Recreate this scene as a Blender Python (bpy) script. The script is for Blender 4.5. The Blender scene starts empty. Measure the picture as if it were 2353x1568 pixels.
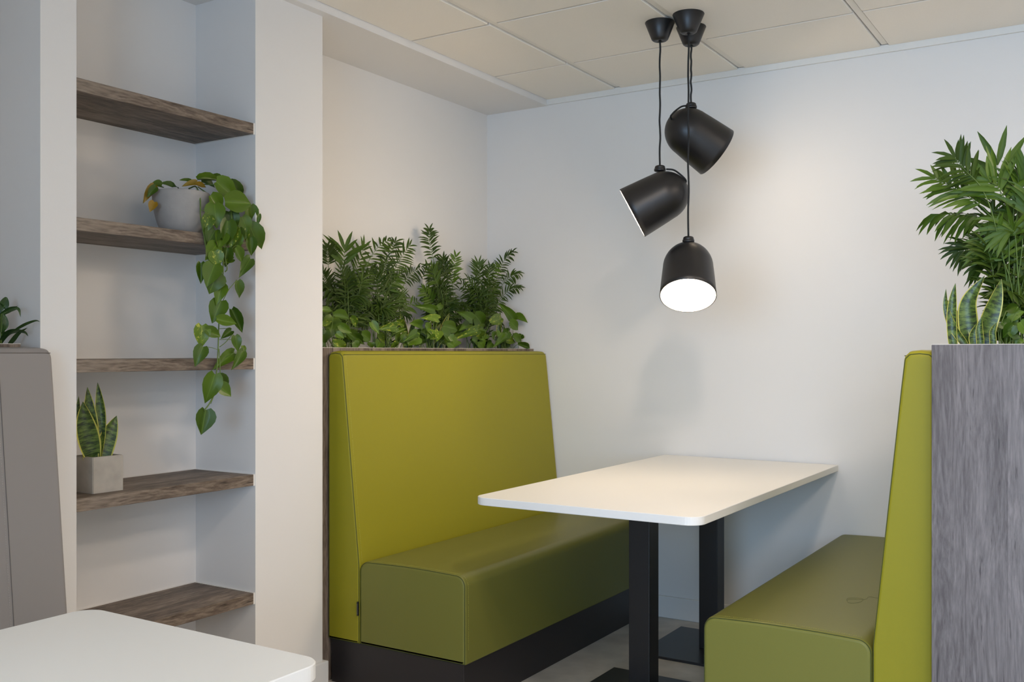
import bpy, bmesh, math, random
from mathutils import Vector, Matrix
import numpy as np
random.seed(7)
SC = bpy.context.scene
COL = SC.collection
PI = math.pi

# ------------------------------------------------------------------ camera
F_PX, CX, HY, TH, CAM_H = 2263.0, 1176.5, 810.0, math.radians(32.26), 1.205
cam_d = bpy.data.cameras.new('camera')
cam_d.sensor_width = 36.0
cam_d.lens = F_PX / 2353.0 * 36.0
cam_d.shift_y = (HY - 784.0) / 2353.0
cam_d.clip_start = 0.02
cam = bpy.data.objects.new('camera', cam_d)
COL.objects.link(cam)
cam.location = (0, 0, CAM_H)
cam.rotation_euler = (PI / 2, 0, TH)
SC.camera = cam

# ------------------------------------------------------------------ light and exposure
SC.view_settings.view_transform = 'Standard'
SC.view_settings.look = 'None'
SC.view_settings.gamma = 1.0
SC.view_settings.use_curve_mapping = False
SC.view_settings.exposure = 1.06
world = bpy.data.worlds.new('world')
SC.world = world
world.use_nodes = True
world.node_tree.nodes['Background'].inputs[0].default_value = (0.75, 0.86, 1.0, 1)
world.node_tree.nodes['Background'].inputs[1].default_value = 0.3
P_WINDOW, P_PANEL, P_LAMP, P_SPOT = 86.0, 9.6, 9.6, 18.0
C_LAMP = (1.0, 0.79, 0.565)
C_PANEL = (1.0, 0.82, 0.67)

def area(name, loc, rot, sx, sy, power, color):
    d = bpy.data.lights.new(name, 'AREA')
    d.shape = 'RECTANGLE'
    d.size, d.size_y, d.energy, d.color = sx, sy, power, color
    o = bpy.data.objects.new(name, d)
    COL.objects.link(o)
    o.location, o.rotation_euler = loc, rot
    return o
# daylight entering through the window band in the wall behind the camera
area('window_daylight', (0.3, -3.55, 1.45), (PI / 2, 0, 0), 3.8, 1.5, P_WINDOW, (0.46, 0.70, 1.0))

# ------------------------------------------------------------------ pixel helpers
FW = Vector((-math.sin(TH), math.cos(TH), 0))
RT = Vector((math.cos(TH), math.sin(TH), 0))
CAMP = Vector((0, 0, CAM_H))
def ray(u, v):
    d = FW + RT * ((u - CX) / F_PX)
    return Vector((d.x, d.y, (HY - v) / F_PX))
def pX(u, v, X):
    r = ray(u, v); return CAMP + r * (X / r.x)
def pY(u, v, Y):
    r = ray(u, v); return CAMP + r * (Y / r.y)
def depth(p):
    return p.x * FW.x + p.y * FW.y
def pD(u, v, d):
    return CAMP + ray(u, v) * d

# ------------------------------------------------------------------ object helpers
def mesh_obj(name, verts, faces, mat=None, parent=None, smooth=False, uvs=None, mats=None, fmat=None):
    me = bpy.data.meshes.new(name)
    off = parent.location if parent is not None and parent.type == 'EMPTY' else Vector((0, 0, 0))
    if parent is not None and parent.type == 'MESH':
        g = parent
        off = Vector((0, 0, 0))
        while g is not None:
            off = off + g.location; g = g.parent
    vv = [tuple(Vector(v) - off) for v in verts]
    me.from_pydata(vv, [], [tuple(f) for f in faces])
    if uvs is not None:
        l = me.uv_layers.new(name='UVMap')
        for lp in me.loops:
            l.data[lp.index].uv = uvs[lp.vertex_index]
    for m in (mats or ([mat] if mat else [])):
        me.materials.append(m)
    if fmat is not None:
        me.polygons.foreach_set('material_index', fmat)
    if smooth:
        me.polygons.foreach_set('use_smooth', [True] * len(me.polygons))
    me.update()
    o = bpy.data.objects.new(name, me)
    COL.objects.link(o)
    if parent is not None:
        o.parent = parent
    return o

def tag(o, label=None, cat=None, group=None, kind=None):
    if label: o['label'] = label
    if cat: o['category'] = cat
    if group: o['group'] = group
    if kind: o['kind'] = kind
    return o

def empty(name, loc, label=None, cat=None, group=None):
    o = bpy.data.objects.new(name, None)
    o.empty_display_size = 0.05
    COL.objects.link(o)
    o.location = loc
    return tag(o, label, cat, group)

def fix_normals(o):
    bm = bmesh.new(); bm.from_mesh(o.data)
    bmesh.ops.recalc_face_normals(bm, faces=bm.faces)
    bm.to_mesh(o.data); bm.free()
    return o

def box(name, lo, hi, mat, parent=None, bevel=0.0, seg=2):
    bm = bmesh.new()
    bmesh.ops.create_cube(bm, size=1.0)
    for v in bm.verts:
        for i in range(3):
            v.co[i] = lo[i] + (v.co[i] + 0.5) * (hi[i] - lo[i])
    if bevel > 0:
        bmesh.ops.bevel(bm, geom=list(bm.edges), offset=bevel, segments=seg, profile=0.5, affect='EDGES')
    vs = [v.co.copy() for v in bm.verts]
    bm.verts.index_update()
    fs = [[v.index for v in f.verts] for f in bm.faces]
    bm.free()
    return mesh_obj(name, vs, fs, mat, parent)

def boxes(name, lst, mat, parent=None):
    V, Fc = [], []
    for lo, hi in lst:
        b = len(V)
        for k in range(8):
            V.append(((hi if k & 1 else lo)[0], (hi if k & 2 else lo)[1], (hi if k & 4 else lo)[2]))
        Fc += [(b, b+2, b+3, b+1), (b+4, b+5, b+7, b+6), (b, b+1, b+5, b+4), (b+2, b+6, b+7, b+3), (b, b+4, b+6, b+2), (b+1, b+3, b+7, b+5)]
    return mesh_obj(name, V, Fc, mat, parent)

def smooth_path(pts, n=6):
    pts = [Vector(p) for p in pts]
    if len(pts) < 3:
        return pts
    P = [pts[0] * 2 - pts[1]] + pts + [pts[-1] * 2 - pts[-2]]
    out = []
    for i in range(1, len(P) - 2):
        for k in range(n):
            t = k / n
            a, b, c, d = P[i-1], P[i], P[i+1], P[i+2]
            out.append(0.5 * ((2*b) + (c - a) * t + (2*a - 5*b + 4*c - d) * t*t + (3*b - a - 3*c + d) * t**3))
    out.append(pts[-1])
    return out

def tube_geo(pts, r, sides=6, closed=False, V=None, Fc=None):
    V = [] if V is None else V
    Fc = [] if Fc is None else Fc
    n = len(pts); b0 = len(V)
    prev = None
    for i, p in enumerate(pts):
        if closed:
            t = pts[(i+1) % n] - pts[i-1]
        else:
            t = pts[min(i+1, n-1)] - pts[max(i-1, 0)]
        t = t.normalized() if t.length > 1e-9 else Vector((0, 0, 1))
        if prev is None:
            a = t.orthogonal().normalized()
        else:
            a = prev - t * prev.dot(t)
            a = a.normalized() if a.length > 1e-6 else t.orthogonal().normalized()
        prev = a
        b = t.cross(a)
        rr = r(i / max(1, n-1)) if callable(r) else r
        for k in range(sides):
            w = 2 * PI * k / sides
            V.append(p + a * (math.cos(w) * rr) + b * (math.sin(w) * rr))
    m = n if closed else n - 1
    for i in range(m):
        for k in range(sides):
            i2 = (i + 1) % n
            Fc.append((b0 + i*sides + k, b0 + i*sides + (k+1) % sides, b0 + i2*sides + (k+1) % sides, b0 + i2*sides + k))
    if not closed:
        Fc.append(tuple(b0 + k for k in range(sides))[::-1])
        Fc.append(tuple(b0 + (n-1)*sides + k for k in range(sides)))
    return V, Fc

def tube(name, pts, r, mat, parent=None, sides=6, closed=False):
    V, Fc = tube_geo(pts, r, sides, closed)
    return mesh_obj(name, V, Fc, mat, parent, smooth=True)

def lathe(name, prof, mat, parent=None, M=None, n=40, cap0=False, cap1=False, smooth=True):
    """prof: list of (r, z); M maps local to world."""
    M = M or Matrix.Identity(4)
    V, Fc = [], []
    for r, z in prof:
        for k in range(n):
            a = 2 * PI * k / n
            V.append(M @ Vector((r * math.cos(a), r * math.sin(a), z)))
    for i in range(len(prof) - 1):
        for k in range(n):
            Fc.append((i*n + k, i*n + (k+1) % n, (i+1)*n + (k+1) % n, (i+1)*n + k))
    if cap0: Fc.append(tuple(range(n))[::-1])
    if cap1: Fc.append(tuple((len(prof)-1)*n + k for k in range(n)))
    return mesh_obj(name, V, Fc, mat, parent, smooth=smooth)

def round_poly(pts, seg=6):
    """pts: (a, b, r) -> polygon with rounded corners."""
    out = []
    n = len(pts)
    for i in range(n):
        p = Vector(pts[i][:2]); r = pts[i][2]
        a = Vector(pts[i-1][:2]); b = Vector(pts[(i+1) % n][:2])
        if r <= 0:
            out.append(p); continue
        da, db = (a - p).normalized(), (b - p).normalized()
        ang = da.angle(db)
        d = r / math.tan(ang / 2)
        s, e = p + da * d, p + db * d
        c = p + (da + db).normalized() * (r / math.sin(ang / 2))
        v0, v1 = s - c, e - c
        tot = v0.angle_signed(v1)
        for k in range(seg + 1):
            t = -tot * k / seg
            cs, sn = math.cos(t), math.sin(t)
            out.append(c + Vector((v0.x*cs - v0.y*sn, v0.x*sn + v0.y*cs)))
    return out

def densify(poly, step):
    out = []
    for i in range(len(poly)):
        a, b = poly[i], poly[(i+1) % len(poly)]
        k = max(1, int((b - a).length / step))
        for j in range(k):
            out.append(a.lerp(b, j / k))
    return out

def inset(poly, d):
    n = len(poly)
    area2 = sum(poly[i].x * poly[(i+1) % n].y - poly[(i+1) % n].x * poly[i].y for i in range(n))
    sg = 1 if area2 > 0 else -1
    out = []
    for i in range(n):
        e0 = (poly[i] - poly[i-1]).normalized(); e1 = (poly[(i+1) % n] - poly[i]).normalized()
        n0 = Vector((-e0.y, e0.x)) * sg; n1 = Vector((-e1.y, e1.x)) * sg
        m = n0 + n1
        m = m / max(0.3, m.length_squared) * 2
        out.append(poly[i] + m * d)
    return out

def cushion(name, poly, to3, y0, y1, bev, mat, parent, seg=5, extra=()):
    """2D polygon swept from y0 to y1 with rounded ends; to3(a, b, y)."""
    V, Fc = [], []
    rings = []
    for k in range(seg + 1):
        t = k / seg * PI / 2
        rings.append((bev * (1 - math.sin(t)), y0 + bev * (1 - math.cos(t))))
    mid = [(0.0, y0 + e) for e in extra] + [(0.0, y0 + (y1 - y0) * j / 8) for j in range(1, 8)] + [(0.0, y1 - e) for e in reversed(extra)]
    rings2 = rings + mid + [(i, y1 - (y - y0)) for i, y in reversed(rings)]
    n = len(poly)
    cache = {}
    for ins, y in rings2:
        key = round(ins, 6)
        if key not in cache: cache[key] = inset(poly, ins) if ins > 1e-6 else poly
        for p in cache[key]:
            V.append(to3(p.x, p.y, y))
    m = len(rings2)
    for i in range(m - 1):
        for k in range(n):
            Fc.append((i*n + k, i*n + (k+1) % n, (i+1)*n + (k+1) % n, (i+1)*n + k))
    Fc.append(tuple(range(n))); Fc.append(tuple((m-1)*n + k for k in range(n)))
    o = mesh_obj(name, V, Fc, mat, parent, smooth=True)
    fix_normals(o)
    w = o.modifiers.new('wn', 'WEIGHTED_NORMAL'); w.keep_sharp = False
    return o

# ------------------------------------------------------------------ materials
def new_mat(name):
    m = bpy.data.materials.new(name); m.use_nodes = True
    nt = m.node_tree
    return m, nt, nt.nodes['Principled BSDF']
def N(nt, t, **kw):
    n = nt.nodes.new(t)
    for k, v in kw.items():
        if k in n.bl_rna.properties and k != 'inputs': setattr(n, k, v)
    return n
def plain(name, col, rough=0.5, metal=0.0, bump=0.0, bscale=300.0, var=0.0, vscale=6.0, spec=0.5, bdist=0.002):
    m, nt, b = new_mat(name)
    b.inputs['Base Color'].default_value = (*col, 1)
    b.inputs['Roughness'].default_value = rough
    b.inputs['Metallic'].default_value = metal
    b.inputs['Specular IOR Level'].default_value = spec
    tc = N(nt, 'ShaderNodeTexCoord')
    if var > 0:
        no = N(nt, 'ShaderNodeTexNoise'); no.inputs['Scale'].default_value = vscale; no.inputs['Detail'].default_value = 6
        nt.links.new(tc.outputs['Object'], no.inputs['Vector'])
        mx = N(nt, 'ShaderNodeMix'); mx.data_type = 'RGBA'
        mx.inputs[6].default_value = (*[c * (1 - var) for c in col], 1)
        mx.inputs[7].default_value = (*[min(1, c * (1 + var)) for c in col], 1)
        nt.links.new(no.outputs['Fac'], mx.inputs[0])
        nt.links.new(mx.outputs[2], b.inputs['Base Color'])
    if bump > 0:
        no2 = N(nt, 'ShaderNodeTexNoise'); no2.inputs['Scale'].default_value = bscale; no2.inputs['Detail'].default_value = 3
        nt.links.new(tc.outputs['Object'], no2.inputs['Vector'])
        bp = N(nt, 'ShaderNodeBump'); bp.inputs['Strength'].default_value = bump; bp.inputs['Distance'].default_value = bdist
        nt.links.new(no2.outputs['Fac'], bp.inputs['Height'])
        nt.links.new(bp.outputs['Normal'], b.inputs['Normal'])
    return m

def emit(name, col, strength):
    m, nt, b = new_mat(name)
    b.inputs['Base Color'].default_value = (0.9, 0.9, 0.9, 1)
    b.inputs['Emission Color'].default_value = (*col, 1)
    b.inputs['Emission Strength'].default_value = strength
    return m

def ramp(nt, fac, stops):
    r = N(nt, 'ShaderNodeValToRGB')
    el = r.color_ramp.elements
    while len(el) < len(stops): el.new(0.5)
    for e, (p, c) in zip(el, stops):
        e.position = p; e.color = (*c, 1)
    nt.links.new(fac, r.inputs['Fac'])
    return r.outputs['Color']

def wood(name, axis, dark, mid, light, plank=None, rough=0.55, spec=0.35):
    """weathered oak laminate, grain along axis (0 x, 1 y, 2 z); plank = (axis across, width)"""
    m, nt, b = new_mat(name)
    tc = N(nt, 'ShaderNodeTexCoord')
    L = nt.links.new
    sc = [1.0, 1.0, 1.0]; sc[axis] = 0.10
    vec = tc.outputs['Object']
    if plank:
        sep = N(nt, 'ShaderNodeSeparateXYZ'); L(vec, sep.inputs[0])
        dv = N(nt, 'ShaderNodeMath', operation='DIVIDE'); L(sep.outputs[plank[0]], dv.inputs[0]); dv.inputs[1].default_value = plank[1]
        fl = N(nt, 'ShaderNodeMath', operation='FLOOR'); L(dv.outputs[0], fl.inputs[0])
        wn = N(nt, 'ShaderNodeTexWhiteNoise', noise_dimensions='1D'); L(fl.outputs[0], wn.inputs['W'])
        off = N(nt, 'ShaderNodeVectorMath', operation='MULTIPLY_ADD')
        L(wn.outputs['Color'], off.inputs[0]); off.inputs[1].default_value = (3, 3, 3); L(vec, off.inputs[2])
        vec = off.outputs[0]
    mp = N(nt, 'ShaderNodeMapping'); mp.inputs['Scale'].default_value = sc
    L(vec, mp.inputs['Vector'])
    # wavy distortion
    wv = N(nt, 'ShaderNodeTexNoise'); wv.inputs['Scale'].default_value = 14; wv.inputs['Detail'].default_value = 2
    L(mp.outputs[0], wv.inputs['Vector'])
    ad = N(nt, 'ShaderNodeVectorMath', operation='MULTIPLY_ADD'); L(wv.outputs['Color'], ad.inputs[0]); ad.inputs[1].default_value = (0.05, 0.05, 0.05); L(mp.outputs[0], ad.inputs[2])
    n1 = N(nt, 'ShaderNodeTexNoise'); n1.inputs['Scale'].default_value = 170; n1.inputs['Detail'].default_value = 8; n1.inputs['Roughness'].default_value = 0.65
    L(ad.outputs[0], n1.inputs['Vector'])
    n2 = N(nt, 'ShaderNodeTexNoise'); n2.inputs['Scale'].default_value = 26; n2.inputs['Detail'].default_value = 4
    L(ad.outputs[0], n2.inputs['Vector'])
    a1 = N(nt, 'ShaderNodeMath', operation='MULTIPLY'); L(n1.outputs['Fac'], a1.inputs[0]); a1.inputs[1].default_value = 0.6
    a2 = N(nt, 'ShaderNodeMath', operation='MULTIPLY_ADD'); L(n2.outputs['Fac'], a2.inputs[0]); a2.inputs[1].default_value = 0.4; L(a1.outputs[0], a2.inputs[2])
    fac = a2.outputs[0]
    if plank:
        t = N(nt, 'ShaderNodeMath', operation='MULTIPLY_ADD'); L(wn.outputs['Value'], t.inputs[0]); t.inputs[1].default_value = 0.16; L(fac, t.inputs[2])
        s = N(nt, 'ShaderNodeMath', operation='SUBTRACT'); L(t.outputs[0], s.inputs[0]); s.inputs[1].default_value = 0.08
        fac = s.outputs[0]
    colr = ramp(nt, fac, [(0.34, dark), (0.47, mid), (0.62, light)])
    # dark cracks
    ck = N(nt, 'ShaderNodeTexNoise'); ck.inputs['Scale'].default_value = 85; ck.inputs['Detail'].default_value = 3
    L(ad.outputs[0], ck.inputs['Vector'])
    cf = ramp(nt, ck.outputs['Fac'], [(0.28, (0.8, 0.8, 0.8)), (0.34, (0, 0, 0))])
    mx = N(nt, 'ShaderNodeMix'); mx.data_type = 'RGBA'
    L(cf, mx.inputs[0]); L(colr, mx.inputs[6]); mx.inputs[7].default_value = (*[c * 0.5 for c in dark], 1)
    colo = mx.outputs[2]
    if plank:                                            # joint lines between the printed boards
        fr = N(nt, 'ShaderNodeMath', operation='FRACT'); L(dv.outputs[0], fr.inputs[0])
        jf = ramp(nt, fr.outputs[0], [(0.0, (0.6, 0.6, 0.6)), (0.016, (0, 0, 0))])
        mj = N(nt, 'ShaderNodeMix'); mj.data_type = 'RGBA'
        L(jf, mj.inputs[0]); L(colo, mj.inputs[6]); mj.inputs[7].default_value = (*[c * 0.6 for c in dark], 1)
        colo = mj.outputs[2]
    L(colo, b.inputs['Base Color'])
    b.inputs['Roughness'].default_value = rough
    b.inputs['Specular IOR Level'].default_value = spec
    bp = N(nt, 'ShaderNodeBump'); bp.inputs['Strength'].default_value = 0.25; bp.inputs['Distance'].default_value = 0.001
    L(n1.outputs['Fac'], bp.inputs['Height']); L(bp.outputs['Normal'], b.inputs['Normal'])
    return m

def leaf_mat(name, base, light, vary=0.55, vcol=(0.5, 0.5, 0.06), amount=0.0, rough=0.36, patch_scale=4.0, spec=0.4):
    """leaf with a pale midrib, fine veins and optional variegation; uv: u across, v along"""
    m, nt, b = new_mat(name)
    L = nt.links.new
    uv = N(nt, 'ShaderNodeUVMap'); uv.uv_map = 'UVMap'
    oi = N(nt, 'ShaderNodeObjectInfo')
    sep = N(nt, 'ShaderNodeSeparateXYZ'); L(uv.outputs[0], sep.inputs[0])
    mx = N(nt, 'ShaderNodeMix'); mx.data_type = 'RGBA'
    mx.inputs[6].default_value = (*base, 1); mx.inputs[7].default_value = (*light, 1)
    L(oi.outputs['Random'], mx.inputs[0])
    col = mx.outputs[2]
    # streaky variegation, offset for each leaf
    cb = N(nt, 'ShaderNodeVectorMath', operation='MULTIPLY_ADD')
    cm = N(nt, 'ShaderNodeCombineXYZ'); L(oi.outputs['Random'], cm.inputs[0]); L(oi.outputs['Random'], cm.inputs[1])
    L(cm.outputs[0], cb.inputs[0]); cb.inputs[1].default_value = (37, 23, 0); L(uv.outputs[0], cb.inputs[2])
    if amount > 0:
        no = N(nt, 'ShaderNodeTexNoise'); no.inputs['Scale'].default_value = patch_scale; no.inputs['Detail'].default_value = 5; no.inputs['Roughness'].default_value = 0.7
        L(cb.outputs[0], no.inputs['Vector'])
        th = 0.72 - 0.22 * amount
        f = ramp(nt, no.outputs['Fac'], [(th, (0, 0, 0)), (th + 0.05, (1, 1, 1))])
        m2 = N(nt, 'ShaderNodeMix'); m2.data_type = 'RGBA'
        L(f, m2.inputs[0]); L(col, m2.inputs[6]); m2.inputs[7].default_value = (*vcol, 1)
        col = m2.outputs[2]
    # midrib
    d = N(nt, 'ShaderNodeMath', operation='SUBTRACT'); L(sep.outputs[0], d.inputs[0]); d.inputs[1].default_value = 0.5
    ab = N(nt, 'ShaderNodeMath', operation='ABSOLUTE'); L(d.outputs[0], ab.inputs[0])
    rib = ramp(nt, ab.outputs[0], [(0.0, (0.45, 0.45, 0.45)), (0.03, (0, 0, 0))])
    m3 = N(nt, 'ShaderNodeMix'); m3.data_type = 'RGBA'
    L(rib, m3.inputs[0]); L(col, m3.inputs[6]); m3.inputs[7].default_value = (*[min(1, c * 1.8 + 0.02) for c in light], 1)
    L(m3.outputs[2], b.inputs['Base Color'])
    b.inputs['Roughness'].default_value = rough
    b.inputs['Specular IOR Level'].default_value = spec
    b.inputs['Subsurface Weight'].default_value = 0.0
    b.inputs['Transmission Weight'].default_value = 0.0
    return m

def snake_mat(name):
    m, nt, b = new_mat(name)
    L = nt.links.new
    uv = N(nt, 'ShaderNodeUVMap'); uv.uv_map = 'UVMap'
    oi = N(nt, 'ShaderNodeObjectInfo')
    sep = N(nt, 'ShaderNodeSeparateXYZ'); L(uv.outputs[0], sep.inputs[0])
    cm = N(nt, 'ShaderNodeCombineXYZ')
    ux = N(nt, 'ShaderNodeMath', operation='MULTIPLY_ADD'); L(oi.outputs['Random'], ux.inputs[0]); ux.inputs[1].default_value = 31; L(sep.outputs[0], ux.inputs[2])
    vy = N(nt, 'ShaderNodeMath', operation='MULTIPLY'); L(sep.outputs[1], vy.inputs[0]); vy.inputs[1].default_value = 7.0
    L(ux.outputs[0], cm.inputs[0]); L(vy.outputs[0], cm.inputs[1])
    no = N(nt, 'ShaderNodeTexNoise'); no.inputs['Scale'].default_value = 3.4; no.inputs['Detail'].default_value = 7; no.inputs['Roughness'].default_value = 0.68
    mp = N(nt, 'ShaderNodeMapping'); mp.inputs['Scale'].default_value = (0.55, 1.0, 1.0)
    L(cm.outputs[0], mp.inputs['Vector']); L(mp.outputs[0], no.inputs['Vector'])
    col = ramp(nt, no.outputs['Fac'], [(0.41, (0.012, 0.024, 0.006)), (0.49, (0.050, 0.095, 0.010)), (0.60, (0.12, 0.18, 0.030))])
    d = N(nt, 'ShaderNodeMath', operation='SUBTRACT'); L(sep.outputs[0], d.inputs[0]); d.inputs[1].default_value = 0.5
    ab = N(nt, 'ShaderNodeMath', operation='ABSOLUTE'); L(d.outputs[0], ab.inputs[0])
    mg = ramp(nt, ab.outputs[0], [(0.425, (0, 0, 0)), (0.445, (1, 1, 1))])
    mx = N(nt, 'ShaderNodeMix'); mx.data_type = 'RGBA'
    L(mg, mx.inputs[0]); L(col, mx.inputs[6]); mx.inputs[7].default_value = (0.50, 0.47, 0.09, 1)
    L(mx.outputs[2], b.inputs['Base Color'])
    b.inputs['Roughness'].default_value = 0.38
    return m

M_WALL = plain('wall_paint', (0.80, 0.79, 0.775), 0.75, bump=0.06, bscale=140, spec=0.25)
M_TRIM = plain('trim_paint', (0.80, 0.79, 0.76), 0.5, spec=0.35)
M_TILE = plain('ceiling_tile_mat', (0.92, 0.875, 0.80), 0.9, bump=0.25, bscale=420, var=0.03, vscale=200, spec=0.1)
M_GRID = plain('ceiling_grid_mat', (0.86, 0.82, 0.75), 0.5, spec=0.3)
M_SKIRT = plain('skirting_paint', (0.80, 0.80, 0.79), 0.35, spec=0.45)
M_FLOOR = plain('floor_vinyl', (0.58, 0.54, 0.48), 0.42, var=0.38, vscale=9.0, bump=0.05, bscale=60)
M_SHELF = wood('shelf_oak', 1, (0.048, 0.035, 0.026), (0.135, 0.102, 0.078), (0.29, 0.235, 0.185))
M_PLANT_L = wood('planter_oak', 2, (0.05, 0.037, 0.028), (0.13, 0.10, 0.08), (0.26, 0.21, 0.17), plank=(1, 0.085))
M_PLANT_R = wood('planter_oak_grey', 2, (0.105, 0.092, 0.094), (0.168, 0.152, 0.155), (0.25, 0.228, 0.23), plank=(0, 0.0915))
M_LIT_EDGE = plain('planter_lit_edge', (0.62, 0.58, 0.53), 0.5)  # pale colour stands for light caught along the planter rims
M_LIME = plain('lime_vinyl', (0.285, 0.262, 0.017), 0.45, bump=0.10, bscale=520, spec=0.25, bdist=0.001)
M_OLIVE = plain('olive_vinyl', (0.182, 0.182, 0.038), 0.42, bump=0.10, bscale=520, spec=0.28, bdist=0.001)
M_GREYV = plain('grey_vinyl', (0.285, 0.265, 0.255), 0.45, bump=0.10, bscale=520, spec=0.35, bdist=0.001)
M_SEAM = plain('seam_dark_green', (0.05, 0.065, 0.012), 0.8)
M_SEAMG = plain('seam_grey', (0.16, 0.145, 0.14), 0.8)
M_STITCH = plain('stitch_thread', (0.42, 0.42, 0.08), 0.7)
M_STITCHG = plain('stitch_thread_grey', (0.40, 0.38, 0.36), 0.7)
M_PLINTH = plain('plinth_laminate', (0.021, 0.018, 0.019), 0.45)
M_TOP = plain('table_laminate', (0.86, 0.85, 0.81), 0.42, spec=0.4)
M_TOPEDGE = plain('table_edge_band', (0.82, 0.82, 0.80), 0.4)
M_BLACK = plain('black_powder_coat', (0.014, 0.0135, 0.0145), 0.42, bump=0.35, bscale=700, spec=0.45, bdist=0.001)
M_PLATE = plain('black_steel_plate', (0.020, 0.021, 0.025), 0.32, bump=0.1, bscale=500)
M_LAMP = plain('lamp_black', (0.011, 0.010, 0.0105), 0.40, spec=0.55)
M_LINING = plain('lamp_lining_white', (0.85, 0.82, 0.76), 0.5)
M_DIFF = emit('lamp_diffuser_glow', C_LAMP, P_LAMP)
M_DIFF2 = emit('lamp_diffuser_glow_strong', C_LAMP, P_LAMP * 2.7)
M_CORD = plain('cord_black', (0.010, 0.010, 0.010), 0.7)
M_PANEL = emit('ceiling_panel_glow', C_PANEL, P_PANEL)
M_SPOT = emit('downlight_glow', C_PANEL, 25.0)
M_POT = plain('grey_stone_pot', (0.37, 0.355, 0.34), 0.8, bump=0.3, bscale=90, var=0.10, vscale=30)
M_CUBE = plain('concrete', (0.42, 0.385, 0.335), 0.85, bump=0.25, bscale=110, var=0.30, vscale=22)
M_SOIL = plain('soil', (0.03, 0.022, 0.015), 0.95, bump=1.0, bscale=120, var=0.5, vscale=80, bdist=0.01)
M_PALM = leaf_mat('palm_leaflet', (0.022, 0.046, 0.004), (0.050, 0.092, 0.007), rough=0.5, spec=0.22)
M_PALM2 = leaf_mat('palm_leaflet_bright', (0.045, 0.092, 0.006), (0.080, 0.145, 0.010), rough=0.45, spec=0.28)
M_PSTEM = plain('palm_stem', (0.10, 0.17, 0.03), 0.5)
M_POTHOS = leaf_mat('pothos_leaf', (0.036, 0.080, 0.005), (0.090, 0.165, 0.009), amount=0.22, vcol=(0.32, 0.38, 0.04), spec=0.35)
M_POTHOSV = leaf_mat('pothos_leaf_variegated', (0.06, 0.12, 0.008), (0.12, 0.20, 0.012), amount=0.72, vcol=(0.42, 0.44, 0.06), spec=0.35, patch_scale=5.0)
M_DRY = leaf_mat('pothos_leaf_yellowing', (0.30, 0.17, 0.012), (0.16, 0.13, 0.012), amount=0.5, vcol=(0.05, 0.08, 0.01))
M_VSTEM = plain('vine_stem', (0.12, 0.19, 0.035), 0.5)
M_SNAKE = snake_mat('snake_leaf')
M_AGLA = leaf_mat('patterned_leaf', (0.012, 0.040, 0.008), (0.025, 0.065, 0.012), amount=0.75, vcol=(0.12, 0.20, 0.06), patch_scale=3.2)
M_BLADE = leaf_mat('dark_blade_leaf', (0.012, 0.035, 0.006), (0.03, 0.065, 0.01), rough=0.4)
M_LABEL = plain('black_label', (0.008, 0.008, 0.009), 0.5)
M_LABELT = plain('label_thread', (0.25, 0.25, 0.26), 0.6)
M_GLASS_FR = plain('window_frame_mat', (0.55, 0.56, 0.58), 0.4)

# ------------------------------------------------------------------ structure
X_L, Y_B = -2.777, 4.164          # left alcove wall, wall behind the table
X_R, Y_F = 3.6, -3.6
Z_SOF, Z_TILE, Z_TOP = 2.41, 2.444, 2.56
X_COL, X_NB = -2.46, -2.753       # column fronts, niche back
Y_P0, Y_P1, Y_N1, Y_C1 = 1.546, 1.652, 2.305, 2.624

def prism(name, poly, z0, z1, mat, parent=None):
    n = len(poly)
    V = [(x, y, z0) for x, y in poly] + [(x, y, z1) for x, y in poly]
    Fc = [(i, (i+1) % n, n + (i+1) % n, n + i) for i in range(n)]
    Fc += [tuple(range(n))[::-1], tuple(n + i for i in range(n))]
    o = mesh_obj(name, V, Fc, mat, parent)
    return fix_normals(o)

tag(box('floor', (-3.1, -3.8, -0.1), (3.8, 4.4, 0.0), M_FLOOR), kind='structure')
tag(prism('wall_left', [(-3.0, -3.6), (X_L, -3.6), (X_L, -0.16), (-1.45, -0.16), (-1.45, -0.05), (X_L, -0.05), (X_L, Y_P0), (X_COL, Y_P0), (X_COL, Y_P1),  # the long stub is unseen, added to keep window light off the grey booth
      (X_NB, Y_P1), (X_NB, Y_N1), (X_COL, Y_N1), (X_COL, Y_C1), (X_L, Y_C1), (X_L, Y_B + 0.2), (-3.0, Y_B + 0.2)], 0, Z_SOF, M_WALL), kind='structure')
tag(box('wall_back', (X_L, Y_B, 0), (X_R + 0.2, Y_B + 0.2, Z_TOP), M_WALL), kind='structure')
tag(box('wall_right', (X_R, -3.8, 0), (X_R + 0.2, Y_B, Z_TOP), M_WALL), kind='structure')
# wall behind the camera with a window band
tag(boxes('wall_front', [((-3.0, -3.8, 0), (X_R, -3.6, 0.7)), ((-3.0, -3.8, 2.2), (X_R, -3.6, Z_TOP)),
      ((-3.0, -3.8, 0.7), (-1.6, -3.6, 2.2)), ((2.2, -3.8, 0.7), (X_R, -3.6, 2.2))], M_WALL), kind='structure')
wf = tag(boxes('window_1', [((-1.6, -3.72, 0.7), (2.2, -3.66, 0.75)), ((-1.6, -3.72, 2.15), (2.2, -3.66, 2.2))] +
      [((x - 0.025, -3.72, 0.75), (x + 0.025, -3.66, 2.15)) for x in (-1.575, -0.3, 0.9, 2.175)], M_GLASS_FR), kind='structure')
# lowered soffit along the left wall, its pale front lip
sof = tag(box('trim_1', (-3.0, -3.6, Z_SOF), (-2.422, Y_B, Z_TOP), M_WALL), kind='structure')
# perimeter angle of the ceiling along the back wall
tag(box('trim_2', (-2.422, Y_B - 0.012, Z_SOF + 0.002), (X_R, Y_B, Z_TILE), M_TRIM, bevel=0.001), kind='structure')

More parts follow.
